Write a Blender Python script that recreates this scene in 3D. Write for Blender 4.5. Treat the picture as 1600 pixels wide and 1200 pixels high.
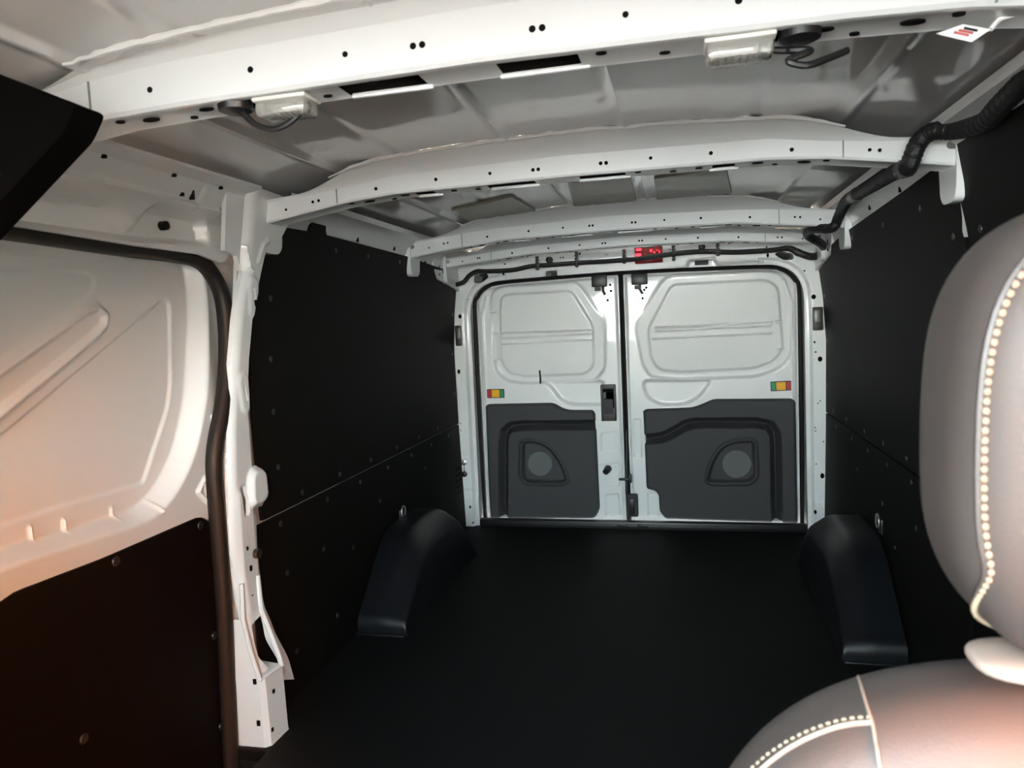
import bpy, bmesh, math, random
import numpy as np
from mathutils import Matrix, Vector

SC = bpy.context.scene
for _o in list(bpy.data.objects):
    bpy.data.objects.remove(_o)
COL = SC.collection
rnd = random.Random(7)

# ------------------------------------------------------------------ camera
CX, CY, CZ, YAW, PITCH, ROLL, FPX = .2538, 0., 1.0568, .2344, -.0876, -.047, 1132.
def _basis():
    f = np.array([-math.sin(YAW)*math.cos(PITCH), math.cos(YAW)*math.cos(PITCH), math.sin(PITCH)])
    r = np.cross(f, [0, 0, 1]); r /= np.linalg.norm(r); u = np.cross(r, f)
    c, s = math.cos(ROLL), math.sin(ROLL)
    return c*r+s*u, -s*r+c*u, f
BR, BU, BF = _basis()
cam_d = bpy.data.cameras.new('camera'); cam = bpy.data.objects.new('camera', cam_d); COL.objects.link(cam)
cam.matrix_world = Matrix(((BR[0], BU[0], -BF[0], CX), (BR[1], BU[1], -BF[1], CY), (BR[2], BU[2], -BF[2], CZ), (0, 0, 0, 1)))
cam_d.sensor_fit = 'HORIZONTAL'; cam_d.sensor_width = 36; cam_d.lens = FPX/1600*36
cam_d.clip_start = .02; cam_d.clip_end = 200
cam_d.dof.use_dof = True; cam_d.dof.focus_distance = 3.0; cam_d.dof.aperture_fstop = 11
SC.camera = cam

# ------------------------------------------------------------------ sky, sun, exposure
SC.view_settings.view_transform = 'Standard'; SC.view_settings.look = 'None'
SC.view_settings.gamma = 1; SC.view_settings.use_curve_mapping = False
SC.view_settings.exposure = 0.3
w = bpy.data.worlds.new('daylight'); SC.world = w; w.use_nodes = True
nt = w.node_tree; nt.nodes.clear()
out = nt.nodes.new('ShaderNodeOutputWorld'); bg = nt.nodes.new('ShaderNodeBackground')
tc = nt.nodes.new('ShaderNodeTexCoord'); sep = nt.nodes.new('ShaderNodeSeparateXYZ')
mr = nt.nodes.new('ShaderNodeMapRange'); mr.inputs[1].default_value = -1; mr.inputs[2].default_value = 1
rp = nt.nodes.new('ShaderNodeValToRGB')
SKY = [(0.0, (.08, .08, .08)), (.42, (.14, .14, .14)), (.45, (.39, .42, .42)), (.475, (.76, .82, .82)), (.50, (.95, 1.0, .94)), (.54, (.92, 1.0, .98)), (.60, (.80, .96, 1.0)), (1.0, (.66, .86, 1.0))]
el = rp.color_ramp.elements
el[0].position = SKY[0][0]; el[0].color = (*SKY[0][1], 1); el[1].position = 1.0; el[1].color = (*SKY[-1][1], 1)
for p, c in SKY[1:-1]:
    e = el.new(p); e.color = (*c, 1)
bg.inputs[1].default_value = 30.0
nt.links.new(tc.outputs['Generated'], sep.inputs[0]); nt.links.new(sep.outputs['Z'], mr.inputs[0])
nt.links.new(mr.outputs[0], rp.inputs[0]); nt.links.new(rp.outputs[0], bg.inputs[0]); nt.links.new(bg.outputs[0], out.inputs[0])
# sun behind the van, over its left rear corner: it lights the unseen wall added outside the driver's window for warm bounce
sun_d = bpy.data.lights.new('sun', 'SUN'); sun = bpy.data.objects.new('sun', sun_d); COL.objects.link(sun)
sun_d.energy = 620; sun_d.color = (1.0, .82, .62); sun_d.angle = math.radians(.6)
SUN_DIR = Vector((.75, -.30, -.60)).normalized()
sun.rotation_euler = SUN_DIR.to_track_quat('-Z', 'Y').to_euler(); sun.location = (-3, 2, 3)

# ------------------------------------------------------------------ pixel -> point on a known plane
def U(px, py, ax, val):
    d = BF+BR*(px-800)/FPX-BU*(py-600)/FPX; o = np.array([CX, CY, CZ])
    return o+d*(val-o[ax])/d[ax]
def rear(px, py, Y=3.6):
    p = U(px, py, 1, Y); return (p[0], p[2])
def c3(u, v, Y=3.6):                       # close-up of the rear doors
    return rear(640+.4375*u, 340+.4375*v, Y)
def side(px, py, X):
    p = U(px, py, 0, X); return (p[1], p[2])

# ------------------------------------------------------------------ materials
def mat(name, col, rough=.5, metal=0., coat=0., spec=.5, bump=0., bscale=200., trans=0., emit=None, estr=0., sheen=0., mottled=0., mscale=8.):
    m = bpy.data.materials.new(name); m.use_nodes = True
    n = m.node_tree.nodes; l = m.node_tree.links; b = n['Principled BSDF']
    b.inputs['Base Color'].default_value = (*col, 1); b.inputs['Roughness'].default_value = rough
    b.inputs['Metallic'].default_value = metal; b.inputs['Coat Weight'].default_value = coat
    b.inputs['Coat Roughness'].default_value = .04; b.inputs['Specular IOR Level'].default_value = spec
    b.inputs['Transmission Weight'].default_value = trans
    if emit: b.inputs['Emission Color'].default_value = (*emit, 1); b.inputs['Emission Strength'].default_value = estr
    tcn = n.new('ShaderNodeTexCoord')
    nz = n.new('ShaderNodeTexNoise'); nz.inputs['Scale'].default_value = mscale; nz.inputs['Detail'].default_value = 4
    l.new(tcn.outputs['Object'], nz.inputs['Vector'])
    mx = n.new('ShaderNodeMix'); mx.data_type = 'RGBA'
    mx.inputs[6].default_value = (*[c*(1-mottled) for c in col], 1); mx.inputs[7].default_value = (*[min(1, c*(1+mottled)) for c in col], 1)
    l.new(nz.outputs['Fac'], mx.inputs[0]); l.new(mx.outputs[2], b.inputs['Base Color'])
    if bump:
        bn = n.new('ShaderNodeTexNoise'); bn.inputs['Scale'].default_value = bscale; bn.inputs['Detail'].default_value = 3
        l.new(tcn.outputs['Object'], bn.inputs['Vector'])
        bp = n.new('ShaderNodeBump'); bp.inputs['Strength'].default_value = bump; bp.inputs['Distance'].default_value = .002
        l.new(bn.outputs['Fac'], bp.inputs['Height']); l.new(bp.outputs[0], b.inputs['Normal'])
    return m
M_WHITE = mat('white_paint', (.78, .79, .78), .32, coat=.6, mottled=.015)
M_DOOR = mat('white_door_paint', (.78, .79, .78), .34, coat=.55, mottled=.015)
M_ROOF = mat('white_roof_paint', (.70, .70, .69), .25, coat=1.0, mottled=.02, mscale=4)
M_SEALER = mat('seam_sealer', (.80, .80, .78), .5, bump=.4, bscale=120)
M_LINING = mat('black_lining_board', (.003, .003, .0024), .62, spec=.09, bump=.12, bscale=700, mottled=.25, mscale=6)
M_LINING2 = mat('black_door_lining', (.0016, .0018, .002), .6, spec=.04, bump=.12, bscale=700, mottled=.25, mscale=5)
M_FLOOR = mat('black_rubber_floor', (.0032, .0034, .0037), .65, spec=.12, bump=.25, bscale=900, mottled=.3, mscale=5)
M_ARCH = mat('black_plastic_arch', (.005, .0055, .007), .36, spec=.35, bump=.15, bscale=900)
M_TRIM = mat('charcoal_door_trim', (.042, .042, .044), .6, spec=.3, bump=.2, bscale=900)
M_GRILLE = mat('grey_speaker_grille', (.12, .125, .125), .6, bump=.6, bscale=1500)
M_BLACK = mat('black_plastic', (.008, .008, .009), .4)
M_HOLE_SHADE = mat('hole_shade', (.004, .004, .004), .9, spec=.1)  # near-black colour paints the shade inside holes and recesses
M_SEAL = mat('black_rubber_seal', (.008, .008, .008), .5, spec=.2)
M_CABLE = mat('black_conduit', (.006, .006, .006), .55, bump=.6, bscale=260)
M_CLOTH = mat('black_cloth', (.0012, .0012, .0012), 1.0, spec=.01, bump=.4, bscale=900)
M_SEAT = mat('taupe_leather', (.039, .031, .029), .5, spec=.35, bump=.10, bscale=420, mottled=.08)
M_SEAT2 = mat('taupe_leather_panel', (.042, .034, .032), .45, spec=.5, bump=.10, bscale=420, mottled=.08)
M_THREAD = mat('cream_thread', (.22, .165, .115), .7)
M_COLLAR = mat('beige_plastic', (.23, .175, .15), .4)
M_PIPING = mat('pale_piping', (.20, .155, .125), .6)
M_CHROME = mat('chrome', (.85, .85, .85), .12, metal=1.)
M_LENS = mat('clear_ribbed_lens', (.92, .90, .84), .12, trans=.75, coat=.5)
M_LAMPBASE = mat('lamp_reflector', (.75, .72, .66), .3)
M_RED = mat('red_lens', (.16, .003, .006), .12, coat=1.)
M_REDGLOW = mat('red_daylit_lens', (.6, .01, .02), .2, emit=(1, .03, .06), estr=1.6)  # emission imitates daylight coming through the red lens
M_REDS = mat('red_reflector', (.50, .025, .04), .3)
M_YEL = mat('yellow_reflector', (.85, .44, .01), .3)
M_GRN = mat('green_reflector', (.02, .28, .14), .3)
M_PAD = mat('tan_damping_pad', (.34, .32, .24), .5, coat=.25, mottled=.06)
M_PAPER = mat('white_paper', (.8, .8, .78), .6)
M_PRINTRED = mat('red_print', (.55, .12, .12), .6)
M_STEEL = mat('dull_steel', (.45, .45, .45), .35, metal=.9)
M_HANDLE = mat('dark_handle', (.04, .038, .032), .45)
M_GREYPL = mat('grey_zinc', (.20, .20, .19), .4, metal=.5)

# ------------------------------------------------------------------ object helpers
def tag(o, label=None, cat=None, group=None, kind=None):
    if label: o['label'] = label
    if cat: o['category'] = cat
    if group: o['group'] = group
    if kind: o['kind'] = kind
    return o
def empty(name, loc=(0, 0, 0)):
    o = bpy.data.objects.new(name, None); o.location = loc; o.empty_display_size = .05; COL.objects.link(o); return o
def world_loc(o):
    v = Vector((0, 0, 0))
    while o is not None:
        v += o.location; o = o.parent
    return v
def obj(name, V, F, m, parent=None, smooth=True, angle=35, loc=None):
    me = bpy.data.meshes.new(name)
    V = np.asarray(V, float).reshape(-1, 3)
    off = np.zeros(3)
    if loc is not None: off = np.array(loc, float)
    elif parent is not None: off = np.array(world_loc(parent))
    me.from_pydata((V-off).tolist(), [], [tuple(int(i) for i in f) for f in F])
    me.materials.append(m); me.update()
    bm = bmesh.new(); bm.from_mesh(me); bmesh.ops.recalc_face_normals(bm, faces=bm.faces) if len(bm.faces) < 3000 else None
    bm.to_mesh(me); bm.free()
    if smooth:
        me.polygons.foreach_set('use_smooth', [True]*len(me.polygons))
        try: me.set_sharp_from_angle(angle=math.radians(angle))
        except Exception: pass
    o = bpy.data.objects.new(name, me); COL.objects.link(o)
    if loc is not None: o.location = loc
    if parent is not None: o.parent = parent
    return o
class MB:                                   # collects several shapes into one mesh
    def __init__(s): s.V = []; s.F = []
    def add(s, V, F):
        n = len(s.V); s.V += [tuple(v) for v in V]; s.F += [tuple(i+n for i in f) for f in F]; return s
    def box(s, c, d, R=None, bev=0.): return s.add(*box(c, d, R, bev))
    def tube(s, *a, **k): return s.add(*tube(*a, **k))
    def prism(s, *a, **k): return s.add(*prism(*a, **k))
    def build(s, name, m, parent=None, **k): return obj(name, s.V, s.F, m, parent, **k)
def box(c, d, R=None, bev=0.):
    """box with chamfered edges; c centre, d full sizes, R optional 3x3"""
    h = np.array(d)/2.; b = min(bev, h.min()*.9)
    if b <= 0:
        V = [(x*h[0], y*h[1], z*h[2]) for x in (-1, 1) for y in (-1, 1) for z in (-1, 1)]
        F = [(0, 1, 3, 2), (4, 6, 7, 5), (0, 4, 5, 1), (2, 3, 7, 6), (0, 2, 6, 4), (1, 5, 7, 3)]
    else:
        bm = bmesh.new(); bmesh.ops.create_cube(bm, size=1)
        for v in bm.verts: v.co = Vector((v.co.x*d[0], v.co.y*d[1], v.co.z*d[2]))
        bmesh.ops.bevel(bm, geom=list(bm.edges), offset=b, segments=2, profile=.5, affect='EDGES')
        bm.verts.index_update()
        V = [tuple(v.co) for v in bm.verts]; F = [tuple(v.index for v in f.verts) for f in bm.faces]; bm.free()
    V = np.array(V)
    if R is not None: V = V@np.array(R).T
    return V+np.array(c), F
def rotz(a): c, s = math.cos(a), math.sin(a); return np.array(((c, -s, 0), (s, c, 0), (0, 0, 1)))
def catmull(P, n=8, closed=False):
    P = np.array(P, float); out = []; N = len(P)
    for i in range(N if closed else N-1):
        if closed: p = [P[(i+k) % N] for k in (-1, 0, 1, 2)]
        else: p = [P[max(i-1, 0)], P[i], P[i+1], P[min(i+2, N-1)]]
        for t in np.arange(n)/n:
            out.append(.5*((2*p[1])+(-p[0]+p[2])*t+(2*p[0]-5*p[1]+4*p[2]-p[3])*t*t+(-p[0]+3*p[1]-3*p[2]+p[3])*t**3))
    if not closed: out.append(P[-1])
    return np.array(out)
def tube(P, r, n=8, closed=False, caps=True, flat=(1., 1.)):
    P = np.array(P, float); N = len(P); r = np.broadcast_to(np.array(r, float), (N,))
    T = np.roll(P, -1, 0)-np.roll(P, 1, 0) if closed else np.gradient(P, axis=0)
    T /= np.linalg.norm(T, axis=1)[:, None]+1e-12
    u = np.cross(T[0], [0, 0, 1.]); u = u if np.linalg.norm(u) > 1e-3 else np.cross(T[0], [1., 0, 0]); u /= np.linalg.norm(u)
    V = []; F = []
    for i in range(N):
        u = u-T[i]*(u@T[i]); u /= np.linalg.norm(u); v = np.cross(T[i], u)
        for k in range(n):
            a = 2*math.pi*k/n; V.append(P[i]+r[i]*(u*math.cos(a)*flat[0]+v*math.sin(a)*flat[1]))
    for i in range(N if closed else N-1):
        j = (i+1) % N
        for k in range(n): F.append((i*n+k, i*n+(k+1) % n, j*n+(k+1) % n, j*n+k))
    if caps and not closed: F += [tuple(range(n))[::-1], tuple((N-1)*n+k for k in range(n))]
    return np.array(V), F
def rpoly(pts, r=.01, seg=5):
    """polygon with rounded corners; a point may carry its own radius as third value"""
    N = len(pts); out = []
    for i in range(N):
        p = np.array(pts[i][:2], float); rr = pts[i][2] if len(pts[i]) > 2 else r
        a = np.array(pts[i-1][:2], float)-p; b = np.array(pts[(i+1) % N][:2], float)-p
        la, lb = np.linalg.norm(a), np.linalg.norm(b); a /= la; b /= lb
        t = min(rr, la*.49, lb*.49)
        if t < 1e-5: out.append(tuple(p)); continue
        for k in range(seg+1):
            s = k/seg; q0 = p+a*t; q1 = p+b*t
            out.append(tuple((1-s)**2*q0+2*s*(1-s)*p+s*s*q1))
    return out
def disc(cx, cz, r, n=20): return [(cx+r*math.cos(2*math.pi*k/n), cz+r*math.sin(2*math.pi*k/n)) for k in range(n)]
def obround(c, l, wd, ang=math.pi/2):
    """stadium shaped outline: length l, width wd"""
    r = wd/2; h = l/2-r; out = []
    for s, a0 in ((1, -math.pi/2), (-1, math.pi/2)):
        for k in range(7):
            a = a0+math.pi*k/6; out.append((s*h+r*math.cos(a), r*math.sin(a)))
    ca, sa = math.cos(ang), math.sin(ang)
    return [(c[0]+x*ca-y*sa, c[1]+x*sa+y*ca) for x, y in out]
def prism(poly, fr, h0, h1, ch=0.):
    """extrude a 2D outline between heights h0 (back) and h1 (front, chamfered); fr(a,b,h)->xyz"""
    poly = np.array(poly, float); n = len(poly)
    c = poly.mean(0)
    def off(d):
        e = np.roll(poly, -1, 0)-np.roll(poly, 1, 0); nn = np.stack([e[:, 1], -e[:, 0]], 1); nn /= np.linalg.norm(nn, axis=1)[:, None]+1e-12
        ar = .5*np.sum(poly[:, 0]*np.roll(poly[:, 1], -1)-np.roll(poly[:, 0], -1)*poly[:, 1])
        return poly-nn*d*(1 if ar > 0 else -1)
    rings = [(poly, h0)]
    if ch > 0: rings += [(poly, h1-ch*(1 if h1 > h0 else -1)), (off(ch), h1)]
    else: rings += [(poly, h1)]
    V = []
    for q, h in rings: V += [fr(a, b, h) for a, b in q]
    F = []
    for r in range(len(rings)-1):
        for i in range(n): j = (i+1) % n; F.append((r*n+i, r*n+j, (r+1)*n+j, (r+1)*n+i))
    F += [tuple(range(n))[::-1], tuple(len(V)-n+i for i in range(n))]
    return np.array(V), F
# --- signed distance tools for pressed sheet metal
def sdf(poly, A, B):
    P = np.array(poly, float); Q = np.roll(P, -1, 0); d2 = np.full(A.shape, 1e9); ins = np.zeros(A.shape, bool)
    for (x0, y0), (x1, y1) in zip(P, Q):
        ex, ey = x1-x0, y1-y0; L = ex*ex+ey*ey+1e-18
        t = np.clip(((A-x0)*ex+(B-y0)*ey)/L, 0, 1)
        d2 = np.minimum(d2, (A-x0-t*ex)**2+(B-y0-t*ey)**2)
        if y0 != y1: ins ^= ((y0 > B) != (y1 > B)) & (A < ex*(B-y0)/(y1-y0)+x0)
    return np.where(ins, -1, 1)*np.sqrt(d2)
def dline(pl, A, B):
    d2 = np.full(A.shape, 1e9)
    for (x0, y0), (x1, y1) in zip(pl[:-1], pl[1:]):
        ex, ey = x1-x0, y1-y0; L = ex*ex+ey*ey+1e-18
        t = np.clip(((A-x0)*ex+(B-y0)*ey)/L, 0, 1)
        d2 = np.minimum(d2, (A-x0-t*ex)**2+(B-y0-t*ey)**2)
    return np.sqrt(d2)
def sm(x): x = np.clip(x, 0, 1); return x*x*(3-2*x)
def inside(poly, A, B, wd): return sm((-sdf(poly, A, B)+wd/2)/wd)      # 1 inside, 0 outside
def ridge(pl, A, B, wd): return sm(1-dline(pl, A, B)/(wd/2))            # 1 on the line
def relief(name, m, parent, outline, hf, fr, step=.005, holes=(), skirt=.006, angle=40, **k):
    """pressed panel: a fine grid cut to an outline (and holes), raised by hf(A,B), placed by fr(A,B,H)"""
    P = np.array(outline); lo = P.min(0)-step; hi = P.max(0)+step
    na, nb = [int(math.ceil((hi[i]-lo[i])/step))+1 for i in (0, 1)]
    A, B = np.meshgrid(np.linspace(lo[0], hi[0], na), np.linspace(lo[1], hi[1], nb), indexing='ij')
    def sd(A, B):
        s = sdf(outline, A, B)
        for h in holes: s = np.maximum(s, -sdf(h, A, B))
        return s
    Ac = (A[:-1, :-1]+A[1:, 1:])/2; Bc = (B[:-1, :-1]+B[1:, 1:])/2
    keep = sd(Ac, Bc) < 0
    idx = np.arange(na*nb).reshape(na, nb)
    Q = np.stack([idx[:-1, :-1], idx[1:, :-1], idx[1:, 1:], idx[:-1, 1:]], -1)[keep]
    E = np.concatenate([Q[:, [0, 1]], Q[:, [1, 2]], Q[:, [2, 3]], Q[:, [3, 0]]])
    Es = np.sort(E, 1); key = Es[:, 0].astype(np.int64)*(na*nb)+Es[:, 1]
    _, inv, cnt = np.unique(key, return_inverse=True, return_counts=True)
    be = E[cnt[inv.ravel()] == 1]
    bv = np.unique(be)
    a, b = A.ravel().copy(), B.ravel().copy()
    for _ in range(2):
        s0 = sd(a[bv], b[bv]); e = 1e-4
        ga = (sd(a[bv]+e, b[bv])-sd(a[bv]-e, b[bv]))/(2*e); gb = (sd(a[bv], b[bv]+e)-sd(a[bv], b[bv]-e))/(2*e)
        g = np.sqrt(ga*ga+gb*gb)+1e-6; s0 = np.clip(s0, -step*1.5, step*1.5)
        a[bv] -= s0*ga/g; b[bv] -= s0*gb/g
    used = np.unique(Q); rm = -np.ones(na*nb, int); rm[used] = np.arange(len(used))
    a, b = a[used], b[used]; h = hf(a, b) if hf else np.zeros_like(a)
    V = np.stack(fr(a, b, h), -1)
    F = rm[Q].tolist()
    if skirt:
        b2 = rm[bv]; n0 = len(V); sk = -np.ones(len(V), int); sk[b2] = n0+np.arange(len(b2))
        V = np.concatenate([V, np.stack(fr(a[b2], b[b2], h[b2]-skirt), -1)])
        F += [(rm[i], sk[rm[i]], sk[rm[j]], rm[j]) for i, j in be]
    return obj(name, V, F, m, parent, angle=angle, **k)
def arr(*x): return np.broadcast_arrays(*[np.asarray(i, float) for i in x])
def fr_rear(Y): return lambda a, b, h: arr(a, Y-h, b)
def pz(poly): return poly

# ------------------------------------------------------------------ the body section
def wx(z):                                   # half width of the load space at height z
    return np.interp(z, [-.3, 0, .5, .9, 1.1, 1.25, 1.4, 1.5], [.868, .870, .880, .884, .872, .852, .825, .80])
def roof_z(x):
    ax = np.abs(x); return 1.487-.030*(ax/.62)**2-.02*sm((ax-.80)/.12)

# ---- floor
floor = tag(empty('floor', (0, 1.5, 0)), 'flat black rubber load floor running to the rear doors', 'floor', kind='structure')
fo = [(-.80, -1.0), (.90, -1.0), (.90, 3.56), (-.90, 3.56), (-.90, 1.545), (-.80, 1.545)]
V, F = prism(rpoly(fo, .004, 2), lambda a, b, h: (a, b, h), -.03, 0., .004)
obj('rubber_mat', V, F, M_FLOOR, floor)
MB().box((0, 3.565, .010), (1.60, .045, .05), bev=.006).box((0, 3.548, .012), (1.60, .012, .012), bev=.004).build('sill_strip', M_BLACK, floor)
mb = MB(); mb.box((-.062, 3.56, .020), (.055, .05, .012), bev=.004).box((-.03, 3.568, .026), (.02, .03, .02), bev=.003).box((.035, 3.56, .020), (.055, .05, .012), bev=.004)
mb.build('latch_striker', M_BLACK, floor)
MB().box((-.90, .4, -.16), (.34, 2.9, .03)).box((-.86, 1.66, -.06), (.3, .2, .08)).box((-.81, .3, -.09), (.02, 2.49, .12)).build('step_well', M_BLACK, floor)

# ---- roof skin with swages
ceiling = tag(empty('ceiling', (0, 1.6, 1.45)), 'bare white painted steel roof with cross beams', 'ceiling', kind='structure')
def roof_h(a, b):
    h = np.zeros_like(a)
    for xs in (-.135, .135): h += .007*sm(1-np.abs(a-xs)/.012)*sm((b-.3)/.05)
    for xs in (-.42, .42): h += -.004*sm(1-np.abs(a-xs)/.016)
    for xs in (-.60, .60): h += .009*sm(1-np.abs(a-xs)/.016)
    return h
relief('roof_skin', M_ROOF, ceiling, [(-.93, -.15), (.93, -.15), (.93, 3.60), (-.93, 3.60)], roof_h,
       lambda a, b, h: arr(a, b, roof_z(a)-h), step=.012, skirt=.01)
# damping pads between the second and third beam
for pts in ([(705, 325), (800, 310), (843, 335), (742, 346)], [(885, 284), (985, 279), (996, 327), (900, 336)], [(1022, 284), (1135, 262), (1143, 300), (1026, 316)]):
    q = [U(x, y, 2, 1.468) for x, y in pts]
    poly = rpoly([(p[0], p[1]) for p in q], .008, 3)
    V, F = prism(poly, lambda a, b, h: (a, b, float(roof_z(a))-.004-h), -.004, .004, .0015)
    obj('damping_pad', V, F, M_PAD, ceiling)

# ---- roof beams
BX = [0, .45, .58, .70, .86]
def beam(Y, depth, zb, zt, name, label, seed, flange=True):
    """hat section cross beam; zb / zt: heights of lower and upper front edge at the stations BX"""
    r = random.Random(seed)
    zbf = lambda x: np.interp(abs(x), BX, zb); ztf = lambda x: np.interp(abs(x), BX, zt)
    xs = np.linspace(-.86, .86, 173)
    slots = [(-.205, -.09), (.02, .135), (-.40, -.345), (.33, .385)]
    inslot = lambda x: any(s[0] < x < s[1] for s in slots)
    bulge = lambda x: .006*math.exp(-((abs(x)-.135)/.02)**2)
    prof = []
    for x in xs:
        b, t = float(zbf(x)), float(ztf(x)); fl = 1-float(sm((abs(x)-.46)/.26))
        fz = max(t+.004, float(roof_z(x))-.003)
        prof.append([(-.045*fl-.004+bulge(x), t+(fz-t)*fl+.002), (-.012*fl-.002, t+.012*fl+.002), (0, t), (.003, t-.004), (.003, b+.006), (.007, b+.001), (.012, b),
                     (depth*.26, b+.0015), (depth*.80, b+.0015), (depth-.012, b), (depth-.004, b+.003), (depth, b+.01), (depth, t), (depth+.02, t+(fz-t)*fl+.004)])
    n = len(prof[0]); V = [(x, Y+p[0], p[1]) for x, pr in zip(xs, prof) for p in pr]; F = []
    for i in range(len(xs)-1):
        xm = (xs[i]+xs[i+1])/2
        for k in range(n-1):
            if k == 7 and inslot(xm): continue
            F.append((i*n+k, i*n+k+1, (i+1)*n+k+1, (i+1)*n+k))
    o = obj(name, V, F, M_WHITE, ceiling, angle=30)
    o['label'] = label
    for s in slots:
        xm = (s[0]+s[1])/2; MB().box((xm, Y+depth*.5, float(zbf(xm))+.022), (s[1]-s[0]+.06, depth*.86, .004)).box((xm, Y+depth-.006, float(zbf(xm))+.017), (s[1]-s[0]+.06, .004, .026)).build('slot_shade', M_HOLE_SHADE, o)  # dark liner added so the open slots look shaded
    # near-black discs as bolt holes on the face, lips of the slots, sealer bead, end brackets
    hb = MB()
    for s in (-1, 1):
        for x0, dz, rr in ((.075, .45, .0045), (.088, .45, .0045), (.19, .5, .004), (.33, .5, .0045), (.50, .45, .0045), (.66, .5, .004), (.676, .5, .004), (.75, .42, .0035)):
            x = s*x0+r.uniform(-.006, .006)*(x0 > .1); b, t = float(zbf(x)), float(ztf(x)); z = b+(t-b)*dz
            v, f = prism(disc(x, z, rr, 14), lambda a, c, h: (a, Y+.003-h, c), -.002, .0006); hb.add(v, f)
        for x0, dy, ra, rb in ((.16, .3, .007, .005), (.30, .45, .008, .005), (.43, .4, .012, .006), (.47, .7, .006, .005), (.53, .45, .014, .008), (.575, .3, .007, .006), (.24, .6, .007, .004)):
            x = s*x0; b = float(zbf(x))
            pl = [(x+ra*math.cos(a), dy*depth+rb*math.sin(a)) for a in np.linspace(0, 2*math.pi, 14, endpoint=False)]
            v, f = prism(pl, lambda a, c, h: (a, Y+c, float(zbf(a))-h), -.002, .0008); hb.add(v, f)
    h = hb.build('bolt_holes', M_HOLE_SHADE, o); h['kind'] = 'stuff'
    for s in slots:
        xm = (s[0]+s[1])/2
        mb = MB(); mb.box((xm, Y+depth*.84, float(zbf(xm))+.001), (s[1]-s[0]+.012, .008, .008), bev=.003)
        mb.build('slot_lip', M_WHITE, o)
    if flange:
        P = [(x, Y-.047+bulge(x)+r.uniform(-.0015, .0015), float(ztf(x))+(float(roof_z(x))-.004-float(ztf(x)))*(1-float(sm((abs(x)-.46)/.26)))+r.uniform(-.001, .001)) for x in np.linspace(-.60, .60, 80)]
        MB().tube(P, [(.0045+r.uniform(-.0008, .0014))*min(1, .25+(.62-abs(p[0]))*9) for p in P], n=7).build('sealer_bead', M_SEALER, o)
    for s in (-1, 1):
        # splice joint in the face and the bracket that carries the end of the beam
        x = s*.605; b, t = float(zbf(x)), float(ztf(x))
        MB().box((x, Y+.002, (t+b)/2), (.0025, .003, t-b-.006), bev=.0006).build('splice_joint', M_GREYPL, o)
        eb = zb[-1]
        pl = [(Y-.005, zt[-1]+.02), (Y-.005, eb-.035), (Y+.004, eb-.060), (Y+.02, eb-.068), (Y+depth-.01, eb-.068), (Y+depth+.01, eb-.05), (Y+depth+.03, zt[-1]+.02)]
        v, f = prism(rpoly(pl, .012, 4), lambda a, c, h: (s*h, a, c), .826, .868, .004)
        mb = MB().add(v, f); mb.build('end_bracket', M_WHITE, o)
        mb = MB(); v, f = prism(obround((s*.825, zt[-1]-.012), .032, .017, 0), lambda a, c, h: (a, Y+.003-h, c), -.004, .001); mb.add(v, f); mb.build('access_hole', M_GREYPL, o)
    return o
ZB = [1.392, 1.388, 1.378, 1.360, 1.335]; ZT = [1.446, 1.438, 1.420, 1.408, 1.396]
ZB1 = [1.397, 1.391, 1.386, 1.372, 1.345]; ZT1 = [1.470, 1.460, 1.450, 1.432, 1.41]
ZB3 = [1.381, 1.374, 1.360, 1.348, 1.326]; ZT3 = [1.442, 1.428, 1.420, 1.408, 1.388]
ZB4 = [1.362, 1.352, 1.340, 1.330, 1.315]; ZT4 = [1.410, 1.394, 1.382, 1.372, 1.358]
beam(.95, .085, ZB1, ZT1, 'roof_beam', 'nearest white roof beam carrying the two clear lamps', 1)
beam(1.75, .085, ZB, ZT, 'roof_beam', 'second white roof beam, ending above the sliding door pillar', 2)
beam(2.84, .085, ZB3, ZT3, 'roof_beam', 'third white roof beam behind the tan roof pads', 3)
beam(3.30, .075, ZB4, ZT4, 'roof_beam', 'farthest white roof beam just in front of the rear door header', 4)

# ------------------------------------------------------------------ left wall
wall_left = tag(empty('wall_left', (-.88, 2.5, 0)), 'left side wall of white body steel under black lining boards', 'wall', kind='structure')
def fr_left(off): return lambda a, b, h: arr(-(wx(b)+off-h), a, b)
def fr_right(off): return lambda a, b, h: arr(wx(b)+off-h, a, b)
relief('body_skin', M_WHITE, wall_left, [(1.69, -.02), (3.60, -.02), (3.60, 1.45), (1.69, 1.45)], None, fr_left(.014), step=.04, skirt=.01)
def board(name, parent, outline, fr, screws, sf):
    o = relief(name, M_LINING, parent, outline, None, fr, step=.02, skirt=.008)
    V, F = tube([(0, 0, -.001), (0, 0, .002), (0, 0, .0022)], [.009, .008, .0005], n=10)
    sm_me = None
    for (a, b) in screws:
        p = [float(x) for x in fr(np.array(a), np.array(b), np.array(.0))]
        R = np.array(((0, 0, sf), (0, 1, 0), (1, 0, 0)))
        if sm_me is None:
            s = obj('screw', (V@R.T)+np.array(p), F, M_BLACK, o, loc=None)
            base = np.array(p); sm_me = s
        else:
            s = sm_me.copy(); COL.objects.link(s); s.parent = o; s.location = Vector(np.array(p)-base)
    return o
zs = .538
up = [(1.73, zs+.003), (3.53, zs+.003), (3.53, 1.255), (3.46, 1.305), (2.80, 1.338), (2.155, 1.352), (2.125, 1.352), (2.12, 1.385), (2.03, 1.385), (2.02, 1.352), (1.73, 1.345)]
scr = [(1.83, z) for z in (1.15, .98, .83, .67)]+[(x, zs+.03) for x in (1.95, 2.2, 2.45, 2.7, 2.95, 3.2)]+[(x, 1.31) for x in (2.2, 2.45, 2.75)]+[(3.49, z) for z in (1.1, .9, .7)]
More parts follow.
